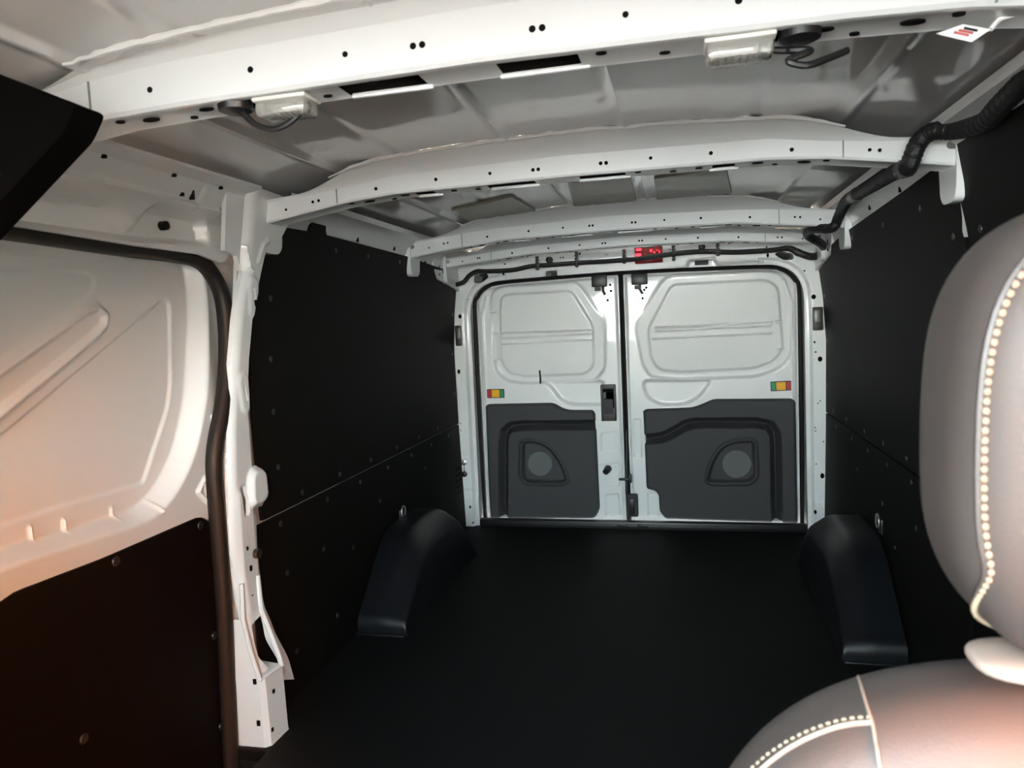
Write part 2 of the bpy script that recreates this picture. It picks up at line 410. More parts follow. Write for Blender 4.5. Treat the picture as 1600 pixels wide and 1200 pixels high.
o = board('lining_panel', wall_left, rpoly(up, .006, 2), fr_left(0), scr, 1)
lo = [(1.665, 0), (3.53, 0), (3.53, zs-.003), (1.665, zs-.003)]
scr = [(x, zs-.03) for x in (1.82, 2.1, 2.35, 2.6, 2.85, 3.1, 3.35)]+[(2.05, .36), (1.83, .36), (2.25, .30), (1.84, .12), (2.5, .40), (3.0, .42), (2.1, .12)]
o = board('lining_panel', wall_left, rpoly(lo, .006, 2), fr_left(0), scr, 1)
mb = MB()
for k in range(5):
    z = .20+.03*k; mb.box((-wx(z)+.001, 3.46-.0*k, z), (.004, .07, .008), R=None)
g = mb.build('vent_slot', M_HOLE_SHADE, o)
# rail along the roof edge above the lining
def rail(parent, s, y0, y1):
    pf = [(.868, 1.20), (.862, 1.30), (.850, 1.345), (.836, 1.375), (.815, 1.392), (.80, 1.405), (.775, 1.412), (.77, 1.43)]
    ys = np.linspace(y0, y1, 40); V = []; F = []; n = len(pf)
    for y in ys: V += [(s*p[0], y, p[1]-.012*max(0, (y-1.9)/1.6)) for p in pf]
    for i in range(len(ys)-1):
        for k in range(n-1): F.append((i*n+k, i*n+k+1, (i+1)*n+k+1, (i+1)*n+k))
    o = obj('roof_rail', V, F, M_WHITE, parent)
    mb = MB()
    for y in np.arange(y0+.22, y1-.1, .33):
        z = 1.365-.012*max(0, (y-1.9)/1.6); mb.box((s*.840, y, z), (.006, .012, .016), bev=.002)
        mb.box((s*.852, y+.05, z-.028), (.006, .022, .014), bev=.002)
    h = mb.build('rail_holes', M_HOLE_SHADE, o); h['kind'] = 'stuff'
rail(wall_left, -1, 1.82, 3.55)
# corner gussets next to the rear header, both sides
def gusset(parent, s):
    pl = [(3.16, 1.40), (3.17, 1.30), (3.22, 1.262), (3.36, 1.245), (3.50, 1.225), (3.56, 1.21), (3.56, 1.42)]
    v, f = prism(rpoly(pl, .015, 4), lambda a, c, h: (s*h, a, c), .842, .866, .005)
    o = MB().add(v, f).build('corner_gusset', M_WHITE, parent)
    mb = MB()
    for y, z, hh in ((3.24, 1.315, .022), (3.24, 1.285, .012), (3.29, 1.30, .02), (3.42, 1.27, .012)): mb.box((s*.8418, y, z), (.003, .009, hh), bev=.001)
    h = mb.build('gusset_holes', M_HOLE_SHADE, o); h['kind'] = 'stuff'
gusset(wall_left, -1)

# pillar at the rear edge of the sliding door opening
PX = -.862
ploc = (-.84, 1.65, 0)
def fr_pillar(a, b, h):
    d = np.clip((edge_y(b)+.022-a)/.022, 0, 1.2)         # front part turns round towards the door seal
    return arr(PX+h-.014*d*d-(wx(b)-.884)*1.0, a-.0*d, b)
_ez = [-.02, .17, .30, .53, .76, .90, 1.12, 1.25, 1.40]; _ey = [1.555, 1.560, 1.575, 1.580, 1.590, 1.640, 1.685, 1.66, 1.62]
def edge_y(z): return np.interp(z, _ez, _ey)
R_EDGE = [side(*p, -.855) for p in [(441, 1060), (425, 1000), (412, 950), (404, 870), (402, 810), (398, 795), (412, 790), (417, 775), (412, 735), (402, 727), (396, 730), (391, 640), (390, 560), (393, 470), (400, 400), (405, 378), (420, 376), (430, 350)]]
L_EDGE = [side(px+1, py, -.866) for px, py in [(385, 1062), (378, 965), (369, 906), (362, 860), (358, 747), (358, 675), (360, 635), (362, 572), (365, 468), (369, 425), (360, 400), (340, 392)]]
_ez = [p[1] for p in L_EDGE[:10]]; _ey = [p[0] for p in L_EDGE[:10]]
pil_out = L_EDGE[:]
pil_out = R_EDGE+[(2.02, 1.415), (1.60, 1.43)]+pil_out[::-1]
tri = rpoly([side(*p, -.858) for p in [(388, 975), (407, 957), (411, 1000), (424, 1040), (428, 1050), (413, 1062), (392, 1028)]], .012, 4)
slot = obround(np.mean([side(379, 757, -.862), side(382, 808, -.862)], 0), .085, .026, math.pi/2+.03)
bump = rpoly([side(*p, -.86) for p in [(387, 745), (393, 733), (410, 733), (414, 775), (405, 788), (388, 792)]], .02, 4)
l1 = [side(*p, -.86) for p in [(385, 490), (389, 440)]]; l2 = [side(*p, -.86) for p in [(382, 620), (386, 600)]]
sl1 = obround(np.mean(l1, 0), .05, .010, math.pi/2+.25); sl2 = obround(side(382, 614, -.86), .05, .010, math.pi/2+.25)
pd1 = obround(np.mean(l1, 0), .105, .042, math.pi/2+.1); pd2 = obround(side(382, 614, -.86), .105, .042, math.pi/2+.1)
v1 = [side(*p, -.86) for p in [(370, 385), (377, 420), (381, 425)]]; v2 = [side(*p, -.86) for p in [(388, 410), (392, 385), (400, 378)]]
def pil_h(a, b):
    h = .016*inside(bump, a, b, .018)-.012*inside(rpoly([side(*p, -.86) for p in [(393, 748), (404, 748), (406, 774), (396, 780)]], .01), a, b, .014)*0
    h += .005*inside(pd1, a, b, .012)+.005*inside(pd2, a, b, .012)
    h += .006*ridge(v1, a, b, .016)+.006*ridge(v2, a, b, .016)
    h += .012*sm((.36-b)/.10)+.02*sm((.27-b)/.12)
    h += .004*inside(rpoly([(1.585, .33), (1.66, .33), (1.66, .62), (1.60, .66)], .02), a, b, .012)
    return h
pil = relief('door_pillar', M_WHITE, wall_left, pil_out, pil_h, fr_pillar, step=.004, holes=[tri, slot, sl1, sl2], skirt=.012)
# pocket behind the openings and the foot box
MB().box((-.905, 1.66, .48), (.03, .13, .75), bev=.004).box((-.893, 1.655, .27), (.012, .02, .2), bev=.004).build('pillar_inner', M_WHITE, pil)
foot = [(-.888, 1.558), (-.812, 1.560), (-.800, 1.572), (-.797, 1.648), (-.868, 1.66), (-.89, 1.66)]
bm_v = []; zz = [0, .01, .165, .180]
sh = [(.006), 0, 0, -.004]
for z, s in zip(zz, (1.02, 1.0, .97, .95)):
    bm_v += [(-.89+(x+.89)*s, y, z) for x, y in foot]
n = 6; Fc = [(i*n+k, i*n+(k+1) % n, (i+1)*n+(k+1) % n, (i+1)*n+k) for i in range(3) for k in range(n)]+[tuple(range(n))[::-1], tuple(range(18, 24))]
obj('pillar_foot', bm_v, Fc, M_WHITE, pil, angle=25)
# lower gussets that funnel into the foot
mbf = MB()
def quad(pts, th=.003):
    p = np.array(pts, float); nn = np.cross(p[1]-p[0], p[2]-p[0]); nn /= np.linalg.norm(nn)
    n = len(p); V = np.concatenate([p, p-nn*th]); F = [tuple(range(n)), tuple(range(n, 2*n))[::-1]]+[(i, i+n, (i+1) % n+n, (i+1) % n) for i in range(n)]
    mbf.add(V, F)
quad([(-.890, 1.557, .175), (-.812, 1.559, .175), (-.842, 1.566, .265), (-.862, 1.572, .33), (-.890, 1.572, .33)])
mbf.tube([(-.812, 1.562, .178), (-.835, 1.567, .25), (-.856, 1.576, .33), (-.858, 1.585, .42)], [.006]*4, n=8)
mbf.tube([(-.800, 1.645, .178), (-.806, 1.642, .215), (-.848, 1.645, .33), (-.853, 1.648, .42)], [.007]*4, n=8)
mbf.tube([(-.812, 1.562, .178), (-.800, 1.645, .178)], .005, n=8)
mbf.build('pillar_funnel', M_WHITE, pil)
mb = MB()
for px, py, rr in ((392, 888, .009), (394, 932, .008), (387, 857, .006), (263, 352, .010)):
    if px == 263: continue
    p = U(px, py, 0, -.853); mb.box((-.8555, p[1], p[2]), (.008, rr*1.3, rr*1.7), bev=.002)
for px, py in ((398, 1065), (404, 1130)):
    p = U(px, py, 1, 1.5585); mb.box((p[0], 1.559, p[2]), (.009, .006, .014), bev=.001)
for px, py in ((428, 1080), (426, 1140)):
    p = U(px, py, 0, -.799); mb.box((-.800, p[1], p[2]), (.005, .008, .010), bev=.001)
h = mb.build('pillar_holes', M_HOLE_SHADE, pil); h['kind'] = 'stuff'
p = U(401, 865, 0, -.85); MB().tube([(p[0]-.02, p[1], p[2]), (p[0]+.008, p[1], p[2]), (p[0]+.010, p[1], p[2])], [.013, .013, .004], n=14).build('rubber_stop', M_BLACK, pil)

# pressed header above the sliding door
HX = -.872
hd_out = [(-.2, 1.262), (1.0, 1.262), (1.335, 1.252), (1.55, 1.250), (1.63, 1.235), (1.66, 1.25), (1.72, 1.30), (1.78, 1.33), (1.80, 1.42), (-.2, 1.42)]
def sdp(*pts): return [side(px, py, HX) for px, py in pts]
hA = sdp((0, 330), (40, 335), (75, 305), (145, 310), (180, 320), (212, 358), (240, 322), (300, 336), (318, 345), (325, 380), (210, 372), (0, 342))
hB = sdp((240, 318), (290, 330), (292, 300), (330, 300), (322, 340))
def hd_h(a, b):
    h = -.028*inside(rpoly(hA, .01, 3), a, b, .020)
    h += .018*ridge(sdp((0, 268), (130, 285), (235, 310), (330, 335)), a, b, .03)
    h -= .010*ridge(sdp((292, 298), (296, 330)), a, b, .012)
    h += .006*sm((b-1.36)/.02)
    return h
def fr_head(a, b, h): return arr(HX+h+.10*np.clip((b-1.33)/.1, 0, 2)*.6*(b > 1.33), a, b)
hp = relief('header_panel', M_WHITE, wall_left, hd_out, hd_h, fr_head, step=.006, skirt=.01)
fl = []
V = []; F = []
ys = np.linspace(.3, 1.68, 30)
for y in ys: V += [(-.845, y, 1.405), (-.80, y, 1.412), (-.775, y, 1.418), (-.772, y, 1.424)]
for i in range(29):
    for k in range(3): F.append((i*4+k, i*4+k+1, i*4+k+5, i*4+k+4))
obj('header_flange', V, F, M_WHITE, hp)
mb = MB()
p = U(263, 352, 0, HX+.0); mb.tube([(HX-.02, p[1], p[2]), (HX-.004, p[1], p[2])], [.010, .010], n=14)
for px, py, hh in ((285, 306, .022), (361, 335, .02), (270, 305, .008)):
    p = U(px, py, 0, HX+.01); mb.box((HX+.006+.06*max(0, (p[2]-1.33)/.1), p[1], p[2]), (.012, .006, hh), bev=.001)
for px, py in ((160, 240), (270, 270), (343, 290)):
    p = U(px, py, 2, 1.412); mb.box((p[0], p[1], 1.410), (.014, .010, .014), bev=.002)
h = mb.build('header_holes', M_HOLE_SHADE, hp); h['kind'] = 'stuff'

# ------------------------------------------------------------------ sliding door
DX = -.915
door3 = tag(empty('door_3', (-.93, .9, -.05)), 'closed white sliding side door with diagonal ribs and black lower lining', 'door', kind='structure')
S_ = lambda px, py, X=-.965: side(px, py, X)
d_out = [(-.35, -.12), (1.60, -.12), (1.60, .55), (1.63, .76), (1.70, .92), (1.80, 1.05), (1.80, 1.37), (-.35, 1.37)]
rec = rpoly([(-.34, S_(0, 385)[1]+.005, .02), S_(0, 383), (*S_(300, 402), .05), (*S_(306, 450), .06), (*S_(292, 620), .06), (*S_(272, 720), .1), (*S_(222, 800), .07), S_(0, 868), (-.34, S_(0, 868)[1]-.0)], .03, 6)
hair = [S_(*p) for p in [(-150, 686), (0, 581), (138, 486), (156, 480), (168, 492), (165, 509), (150, 525), (0, 646), (-150, 767)]]
hair_in = rpoly([S_(*p) for p in [(-150, 690), (0, 597), (135, 500), (158, 484), (175, 498), (176, 520), (160, 540), (0, 650), (-150, 752)]], .015, 4)
tr1 = rpoly([S_(*p) for p in [(-150, 700), (0, 682), (262, 467), (271, 472), (268, 600), (262, 640), (225, 755), (100, 790), (0, 822), (-150, 850)]], .012, 3)
tr2 = rpoly([S_(*p) for p in [(-200, 418), (0, 420), (148, 425), (158, 440), (150, 458), (135, 470), (0, 565), (-200, 690)]], .012, 4)
rim = [S_(*p) for p in [(340, 400), (344, 470), (330, 620), (310, 740)]]
def dr_h(a, b):
    ins = inside(rec, a, b, .030)
    h = -.050*ins
    h += (.012*ridge(hair, a, b, .028))*ins
    h += -.006*inside(tr1, a, b, .008)*ins+(-.004)*inside(tr2, a, b, .010)*ins
    # bevelled rim towards the seal
    h += -.018*sm((a-1.60)/.09)*(b > .3)
    h += .010*ridge([S_(*p, -.92) for p in [(318, 745), (306, 768), (322, 785), (318, 745)]], a, b, .012)
    for px in (48, 100, 175, 225):
        q = S_(px, 845-px*.24); h += .006*ridge([(q[0], q[1]-.012), (q[0], q[1]+.012)], a, b, .012)
    return h
relief('door_panel', M_DOOR, door3, d_out, dr_h, lambda a, b, h: arr(DX+h-(.884-np.maximum(wx(b), .852))*.6, a, b), step=.0035, skirt=.015, angle=75)
MB().box((-1.02, .78, .58), (.02, 2.3, 1.9)).build('outer_skin', M_WHITE, door3)
lp = rpoly([(-.34, -.10), (1.565, -.10), (1.562, .30), (*side(331, 822, -.915), .03), (*side(312, 806, -.915), .02), side(160, 872, -.915), (*side(18, 926, -.915), .03), (*side(-5, 945, -.915), .02), (.90, .60), (-.34, .60)], .012, 4)
lin = relief('lower_lining', M_LINING2, door3, lp, None, lambda a, b, h: arr(DX+.006+h, a, b), step=.02, skirt=.006)
for px, py in ((181, 877), (335, 993), (313, 821), (131, 1154), (346, 1135)):
    p = U(px, py, 0, DX+.006)
    MB().tube([(DX+.005, p[1], p[2]), (DX+.009, p[1], p[2]), (DX+.0095, p[1], p[2])], [.011, .009, .001], n=12).build('screw', M_BLACK, lin)
zq = [-.45, 0, .5, .9, 1.1, 1.25, 1.4, 1.52]
V, F = prism([(-float(wx(z))-.0145, z) for z in zq]+[(-1.10, 1.52), (-1.10, -.45)], lambda a, b, h: (a, 1.92-h, b), 0, .02)
MB().add(V, F).box((-.98, .75, 1.50), (.24, 2.34, .02)).box((-.98, -.38, .55), (.12, .02, 1.92)).build('leak_plug', M_BLACK, wall_left)  # unseen plugs added to stop sun leaking in behind the pillar
# door seal round the opening
path = [(-.30, 1.262), (.6, 1.262), (1.0, 1.262), (1.335, 1.252), (1.50, 1.250), (1.60, 1.238), (1.655, 1.185), (1.668, 1.12), (1.655, 1.0), (1.622, .89), (1.578, .79), (1.562, .72), (1.560, .60), (1.560, .40), (1.552, .20), (1.542, .0), (1.538, -.06)]
P = catmull([(-.892-(.884-max(float(wx(z)), .852))*.6, y, z) for y, z in path], 6)
sl = MB().tube(P, .021, n=12, flat=(1., 1.)).build('door_seal', M_SEAL, wall_left)
tag(sl, 'thick black rubber seal around the sliding door opening')

# ------------------------------------------------------------------ right wall
wall_right = tag(empty('wall_right', (.88, 2.2, 0)), 'right side wall of white body steel under black lining boards', 'wall', kind='structure')
relief('body_skin', M_WHITE, wall_right, [(.62, -.02), (3.60, -.02), (3.60, 1.43), (.62, 1.43)], None, fr_right(.012), step=.04, skirt=.01)
zr = .570
up = [(1.80, zr+.003), (3.53, zr+.003), (3.53, 1.265), (3.46, 1.275), (2.94, 1.318), (2.12, 1.352), (1.93, 1.362), (1.80, 1.362)]
scr = [(x, zr+.03) for x in (2.05, 2.3, 2.55, 2.8, 3.1, 3.35)]+[(x, 1.29) for x in (2.05, 2.4, 2.8)]+[(3.48, z) for z in (1.1, .9, .7)]+[(1.86, z) for z in (1.2, 1.0, .8)]
board('lining_panel', wall_right, rpoly(up, .006, 2), fr_right(0), scr, -1)
fp = [(.62, 0), (1.772, 0), (1.772, 1.20), (1.794, 1.31), (1.790, 1.37), (1.76, 1.405), (.62, 1.41)]
board('lining_panel', wall_right, rpoly(fp, .006, 2), fr_right(-.002), [(1.70, z) for z in (1.2, 1.0, .8, .6)], -1)
lo = [(1.80, 0), (3.53, 0), (3.53, zr-.003), (1.80, zr-.003)]
board('lining_panel', wall_right, rpoly(lo, .006, 2), fr_right(0), [(x, zr-.03) for x in (2.0, 2.25, 2.5, 2.75, 3.0, 3.3)]+[(2.4, .30), (2.55, .40), (2.9, .44), (2.2, .42)], -1)
q = [(1.777, 1.302), (1.781, 1.302), (1.792, 1.235), (1.802, 1.205), (1.797, 1.192), (1.774, 1.190), (1.770, 1.203), (1.782, 1.225)]
V, F = prism(q, lambda a, b, h: (float(wx(b))+.003-h, a, b), -.004, .004)
tag(obj('body_flange', V, F, M_WHITE, wall_right), 'sliver of white body steel in the joint between lining boards')
rail(wall_right, 1, 1.0, 3.55)
gusset(wall_right, 1)

# ------------------------------------------------------------------ rear frame
YR = 3.54
wall_rear = tag(empty('wall_rear', (0, 3.55, 0)), 'white rear door frame with two posts and a header', 'wall', kind='structure')
fz = np.array([0., .3, .6, .9, 1.1, 1.2, 1.3, 1.36])
fr_out = [(float(wx(z))+.012, z) for z in fz]+[(.80, 1.40), (.45, 1.43), (0, 1.44), (-.45, 1.43), (-.80, 1.40)]+[(-float(wx(z))-.012, z) for z in fz[::-1]]
opening = rpoly([(-.802, -.05, .01), (.802, -.05, .01), (.800, .6, .3), (.796, 1.255, .17), (0, 1.272, .5), (-.796, 1.255, .17), (-.800, .6, .3)], .1, 10)
R3 = lambda u, v: c3(u, v, YR)
crease = [R3(1135, 400-205), R3(600, 208), R3(620, 205), R3(985, 172), R3(1000, 148), R3(1085, 143), R3(1100, 165), R3(1230, 155)]
crease = [R3(*p) for p in [(600, 205), (985, 178), (1000, 150), (1085, 142), (1102, 162), (1260, 152)]]
pl_l = rpoly([R3(*p) for p in [(478, 215), (490, 188), (530, 186), (545, 213)]], .01, 3)
ov_l = rpoly([R3(*p) for p in [(228, 232), (232, 205), (270, 195), (285, 210), (250, 235)]], .012, 4)
ov_r = rpoly([R3(*p) for p in [(1300, 130), (1320, 120), (1370, 128), (1372, 150), (1335, 152)]], .012, 4)
sq_l = rpoly([R3(*p) for p in [(488, 192), (528, 189), (528, 207), (488, 209)]], .003, 2)
sq_r = rpoly([R3(*p) for p in [(1018, 153), (1068, 150), (1068, 168), (1018, 171)]], .003, 2)
step_l = [(-.835, .0), (-.832, .6), (-.828, 1.05), (-.80, 1.23), (-.70, 1.29)]; step_r = [(-x, z) for x, z in step_l]
def fr_h(a, b):
    h = .016*ridge([(x, z-.005) for x, z in crease], a, b, .016)
    h += .010*inside(pl_l, a, b, .012)
    h += .022*sm((b-1.335)/.03)+.02*sm((b-1.375)/.02)
    h -= .020*sm((sdf(opening, a, b)*-1+.030)/.012)*(b < 1.31)*(np.abs(a) > .6)
    h += .008*sm((.17-b)/.02)
    h += .004*ridge([(-.89, .19), (-.80, .19)], a, b, .012)
    return h
rearf = relief('rear_frame', M_WHITE, wall_rear, fr_out, fr_h, fr_rear(YR), step=.006, holes=[opening, ov_l, ov_r, sq_l, sq_r], skirt=.15, angle=40)
MB().box((0, 3.70, .68), (1.95, .02, 1.75)).box((0, 3.62, 1.36), (1.7, .02, .14)).build('leak_backing', M_SEAL, wall_rear)  # added dark backing, blocks light leaking round the rear doors
mb = MB()
def rdisc(u, v, r, Y=YR-.001, rz=None):
    x, z = c3(u, v, YR); h = float(fr_h(np.array([x]), np.array([z]))[0])
    v_, f_ = prism([(x+r*math.cos(t), z+(rz or r)*math.sin(t)) for t in np.linspace(0, 2*math.pi, 14, endpoint=False)], lambda a, b, hh: (a, YR-h-hh, b), -.003, .0012); mb.add(v_, f_)
for u, v, r, rz in [(180, 353, .009, .011), (176, 550, .008, .012), (218, 1032, .005, .009), (228, 1088, .004, .005), (205, 292, .003, None), (222, 320, .003, None), (182, 735, .003, None), (182, 760, .003, None), (1443, 283, .010, .011), (1466, 505, .010, .012), (1450, 480, .004, None), (1474, 922, .009, .013), (1448, 1050, .006, .010), (1446, 445, .004, .006), (1458, 663, .003, None), (1466, 655, .003, None), (1448, 750, .003, None), (1450, 762, .003, None), (1478, 800, .003, None), (1452, 880, .003, None),
                    (340, 165, .005, None), (425, 140, .004, None), (540, 143, .004, None), (550, 142, .004, None), (610, 130, .005, None), (700, 133, .003, None), (708, 132, .003, None), (930, 115, .004, None), (1140, 92, .005, None), (1275, 105, .004, None), (1279, 135, .006, .009), (335, 200, .005, .008), (1410, 190, .004, None)]:
    rdisc(u, v, r, rz=rz)
h = mb.build('frame_holes', M_HOLE_SHADE, rearf); h['kind'] = 'stuff'
# hinge boxes, grommets, small buttons
for u0, v0, u1, v1, s in ((163, 386, 189, 458, -1), (1438, 320, 1476, 402, 1)):
    x0, z0 = c3(u0, v0, YR); x1, z1 = c3(u1, v1, YR)
    mb = MB(); mb.box(((x0+x1)/2, YR-.006, (z0+z1)/2), (abs(x1-x0), .018, abs(z1-z0)), bev=.005)
    hb = mb.build('hinge_cover', M_HANDLE, wall_rear)
    MB().box(((x0+x1)/2-s*.004, YR-.016, (z0+z1)/2+.012), (abs(x1-x0)*.5, .006, abs(z1-z0)*.5), bev=.003).build('hinge_plate', M_GREYPL, hb)
for u, v, r in ((503, 153, .017), (1043, 108, .017)):
    x, z = c3(u, v, YR)
    MB().tube([(x, YR-.02, z), (x, YR-.045, z), (x, YR-.05, z)], [r, r*.9, r*.4], n=16).build('grommet', M_BLACK, wall_rear)
for u, v, mm in ((195, 874, M_STEEL), (196, 916, M_BLACK)):
    x, z = c3(u, v, YR)
    MB().tube([(x, YR+.004, z), (x, YR-.008, z), (x, YR-.011, z)], [.016, .014, .004], n=16).build('button_plug', mm, wall_rear)
x0, z0 = c3(196, 880, YR); x1, z1 = c3(197, 910, YR)
MB().tube([(x0, YR-.01, z0), (x1, YR-.01, z1)], .0016, n=6).build('plug_tether', M_BLACK, wall_rear)
# black weather strip round the rear opening
ss = [(-.782, .03), (-.786, .6), (-.782, 1.10), (-.76, 1.185), (-.70, 1.235), (-.60, 1.250), (0, 1.262), (.60, 1.250), (.70, 1.235), (.76, 1.185), (.782, 1.10), (.786, .6), (.782, .03)]
P = catmull([(x, 3.588, z) for x, z in ss], 8)
sl = MB().tube(P, .009, n=8).build('weather_strip', M_SEAL, wall_rear)
tag(sl, 'thin black weather strip framing both rear doors')

# ------------------------------------------------------------------ rear doors
GAP = [c3(752, 215)[0], c3(782, 1060)[0]]
def xgap(z): return np.interp(z, [.03, 1.24], [c3(781, 1060)[0], c3(752, 215)[0]])
YD = 3.605
def dpl(*pts, r=.012, seg=4): return rpoly([c3(*p[:2])+((p[2],) if len(p) > 2 else ()) for p in pts], r, seg)
def rear_door(name, label, s):
    d = tag(empty(name, (s*.4, YD, .03)), label, 'door', kind='structure')
    if s < 0:
        ol = rpoly([(-.777, .012, .01), (float(xgap(.0))-.012, .012, .005), (float(xgap(1.25))-.012, 1.256, .01), (-.60, 1.244, .02), (-.777, 1.225, .13)], .02, 8)
        A = dpl((290, 300), (297, 262), (335, 245), (595, 230), (618, 250), (694, 372), (698, 420), (697, 540, .03), (660, 583, .03), (400, 592, .03), (345, 583), (305, 545, .03), r=.025)
        A2 = dpl((325, 330), (330, 285), (350, 275), (580, 262), (655, 385), (658, 530, .03), (625, 560), (410, 568), (350, 555), (325, 515), r=.03)
        B = dpl((480, 588), (690, 585), (690, 668), (575, 668, .03), (535, 650, .03), (510, 610, .03), r=.015)
        ribs = [[c3(330, 412), c3(650, 402)], [c3(330, 432), c3(650, 414)], [c3(330, 450), c3(650, 436)]]
        ticks = [(300, 337), (305, 412), (312, 508)]
        panels = [dpl((684, 770), (742, 765), (742, 838), (684, 838), r=.006), dpl((672, 885), (750, 875), (750, 960), (700, 962), r=.012), dpl((700, 990), (745, 988), (752, 1066), (702, 1066), r=.008)]
        T = dpl((272, 672), (282, 666), (515, 661, .03), (545, 680, .03), (575, 687, .02), (655, 687, .01), (663, 700), (667, 760), (680, 1040, .02), (662, 1073, .02), (290, 1073), (284, 980), r=.010)
        groove = [c3(*p) for p in [(336, 1072), (336, 800), (342, 765), (362, 748), (400, 742), (664, 740)]]
        pocket = dpl((404, 800, .02), (440, 795, .04), (500, 815, .05), (545, 880, .06), (565, 938, .012), (540, 946), (415, 944, .03), (402, 915, .02), r=.01)
        spk = c3(466, 879); spr = .066
        notch = None
    else:
        ol = rpoly([(float(xgap(.0))+.014, .012, .005), (.777, .012, .01), (.777, 1.225, .13), (.60, 1.244, .02), (float(xgap(1.25))+.014, 1.256, .01)], .02, 8)
        A = dpl((833, 530, .03), (808, 400, .03), (812, 375), (900, 228, .03), (930, 205), (1290, 186, .03), (1335, 210), (1352, 290), (1368, 480, .05), (1330, 535, .05), (1240, 568), (960, 578), (860, 568), r=.025)
        A2 = dpl((862, 505), (850, 400), (935, 240), (1275, 222), (1315, 250), (1335, 470, .03), (1300, 515), (1230, 540), (970, 552), (890, 545), r=.03)
        B = dpl((830, 585), (1080, 580, .03), (1035, 640, .03), (985, 668, .03), (900, 670), (848, 645, .03), r=.03)
        ribs = [[c3(880, 393), c3(1290, 374)], [c3(880, 405), c3(1290, 385)], [c3(870, 432), c3(1290, 412)]]
        ticks = [(1305, 285), (1315, 370), (1325, 470)]
        panels = [dpl((850, 985), (886, 985), (890, 1066), (852, 1066), r=.008), dpl((800, 720), (826, 720), (828, 860), (804, 860), r=.008)]
        T = dpl((834, 690), (846, 684), (1010, 678, .02), (1040, 668, .02), (1085, 648, .02), (1365, 646), (1378, 656), (1386, 1090), (915, 1074), (893, 1050, .02), (890, 990, .02), (878, 975, .01), (850, 968, .01), (846, 960), (838, 760), r=.010)
        groove = [c3(*p) for p in [(834, 791), (890, 788), (925, 776), (985, 742), (1020, 733), (1240, 732), (1285, 742), (1304, 770), (1308, 820), (1312, 1088)]]
        pocket = dpl((1062, 938, .012), (1075, 880, .06), (1110, 820, .05), (1160, 797, .04), (1230, 795, .02), (1236, 920, .02), (1215, 944, .03), (1080, 945), r=.01)
        spk = c3(1168, 880); spr = .070
    def h_door(a, b):
        ia = inside(A, a, b, .020)
        h = -.036*ia+.014*inside(A2, a, b, .016)
        h += ia*.050*np.clip((b-.62)/.6, 0, 1)
        h -= .022*inside(B, a, b, .022)*(1-ia)
        for i, rb in enumerate(ribs): h += .009*ridge(rb, a, b, .013)
        for t in ticks:
            q = c3(*t); h += .006*ridge([(q[0]-.012, q[1]), (q[0]+.016, q[1])], a, b, .010)
        for p in panels: h -= .006*inside(p, a, b, .010)
        # rolled flange round the door
        h -= .012*sm((sdf(ol, a, b)+.018)/.014)
        h -= .060*sm((-sdf(T, a, b)-.004)/.006)
        h += .006*ridge([(x, z) for x, z in rim_line], a, b, .02)
        return h
    rim_line = [(s*.745, .05), (s*.748, 1.08), (s*.72, 1.18)]
    relief('door_shell', M_DOOR, d, ol, h_door, fr_rear(YD), step=.004, skirt=.03, angle=50)
    def h_trim(a, b):
        h = .012-.008*sm((sdf(T, a, b)+.012)/.012)
        h -= .054*np.clip(1.08-dline(groove, a, b)/.025, 0, 1)
        q = sdf(pocket, a, b)
        h += .010*sm(1-np.abs(q-.004)/.016)-.018*sm((-q+.002)/.016)
        return h
    t = relief('door_trim', M_TRIM, d, T, h_trim, fr_rear(YD-.004), step=.004, skirt=.015, angle=60)
    V, F = prism(disc(spk[0], spk[1], spr, 40), lambda a, b, h: (a, YD-h, b), -.006, .008, .004)
    g = obj('speaker_grille', V, F, M_GRILLE, t)
    # top latch cover with its rod
    if s < 0: c0, c1 = (652, 213), (706, 246); rod = (690, 246, 698, 276); hl = [(716, 240), (719, 262), (707, 295)]
    else: c0, c1 = (793, 209), (850, 238); rod = (822, 240, 832, 272); hl = [(838, 258), (832, 288), (845, 250)]
    x0, z0 = c3(*c0); x1, z1 = c3(*c1)
    mb = MB(); mb.box(((x0+x1)/2, YD-.022, (z0+z1)/2+.004), (abs(x1-x0), .04, abs(z1-z0)+.008), bev=.004)
    lc = mb.build('latch_cover', M_BLACK, d)
    xa, za = c3(*rod[:2]); xb, zb_ = c3(*rod[2:])
    MB().tube([(xa, YD-.012, za+.01), (xa, YD-.012, (za+zb_)/2), (xb, YD-.010, zb_)], .006, n=8).box(((x0+x1)/2-.01, YD-.012, za-.012), (.03, .012, .018), bev=.003).build('latch_rod', M_HANDLE, lc)
    mb = MB()
    for u, v in hl:
        x, z = c3(u, v); v_, f_ = prism(disc(x, z, .006, 12), lambda a, b, h: (a, YD-h, b), -.004, .0015); mb.add(v_, f_)
    h = mb.build('bolt_holes', M_HOLE_SHADE, d); h['kind'] = 'stuff'
    return d
door1 = rear_door('door_1', 'left white rear door with grey lower trim and dark pull handle', -1)
door2 = rear_door('door_2', 'right white rear door, wider, with grey trim and no handle', 1)
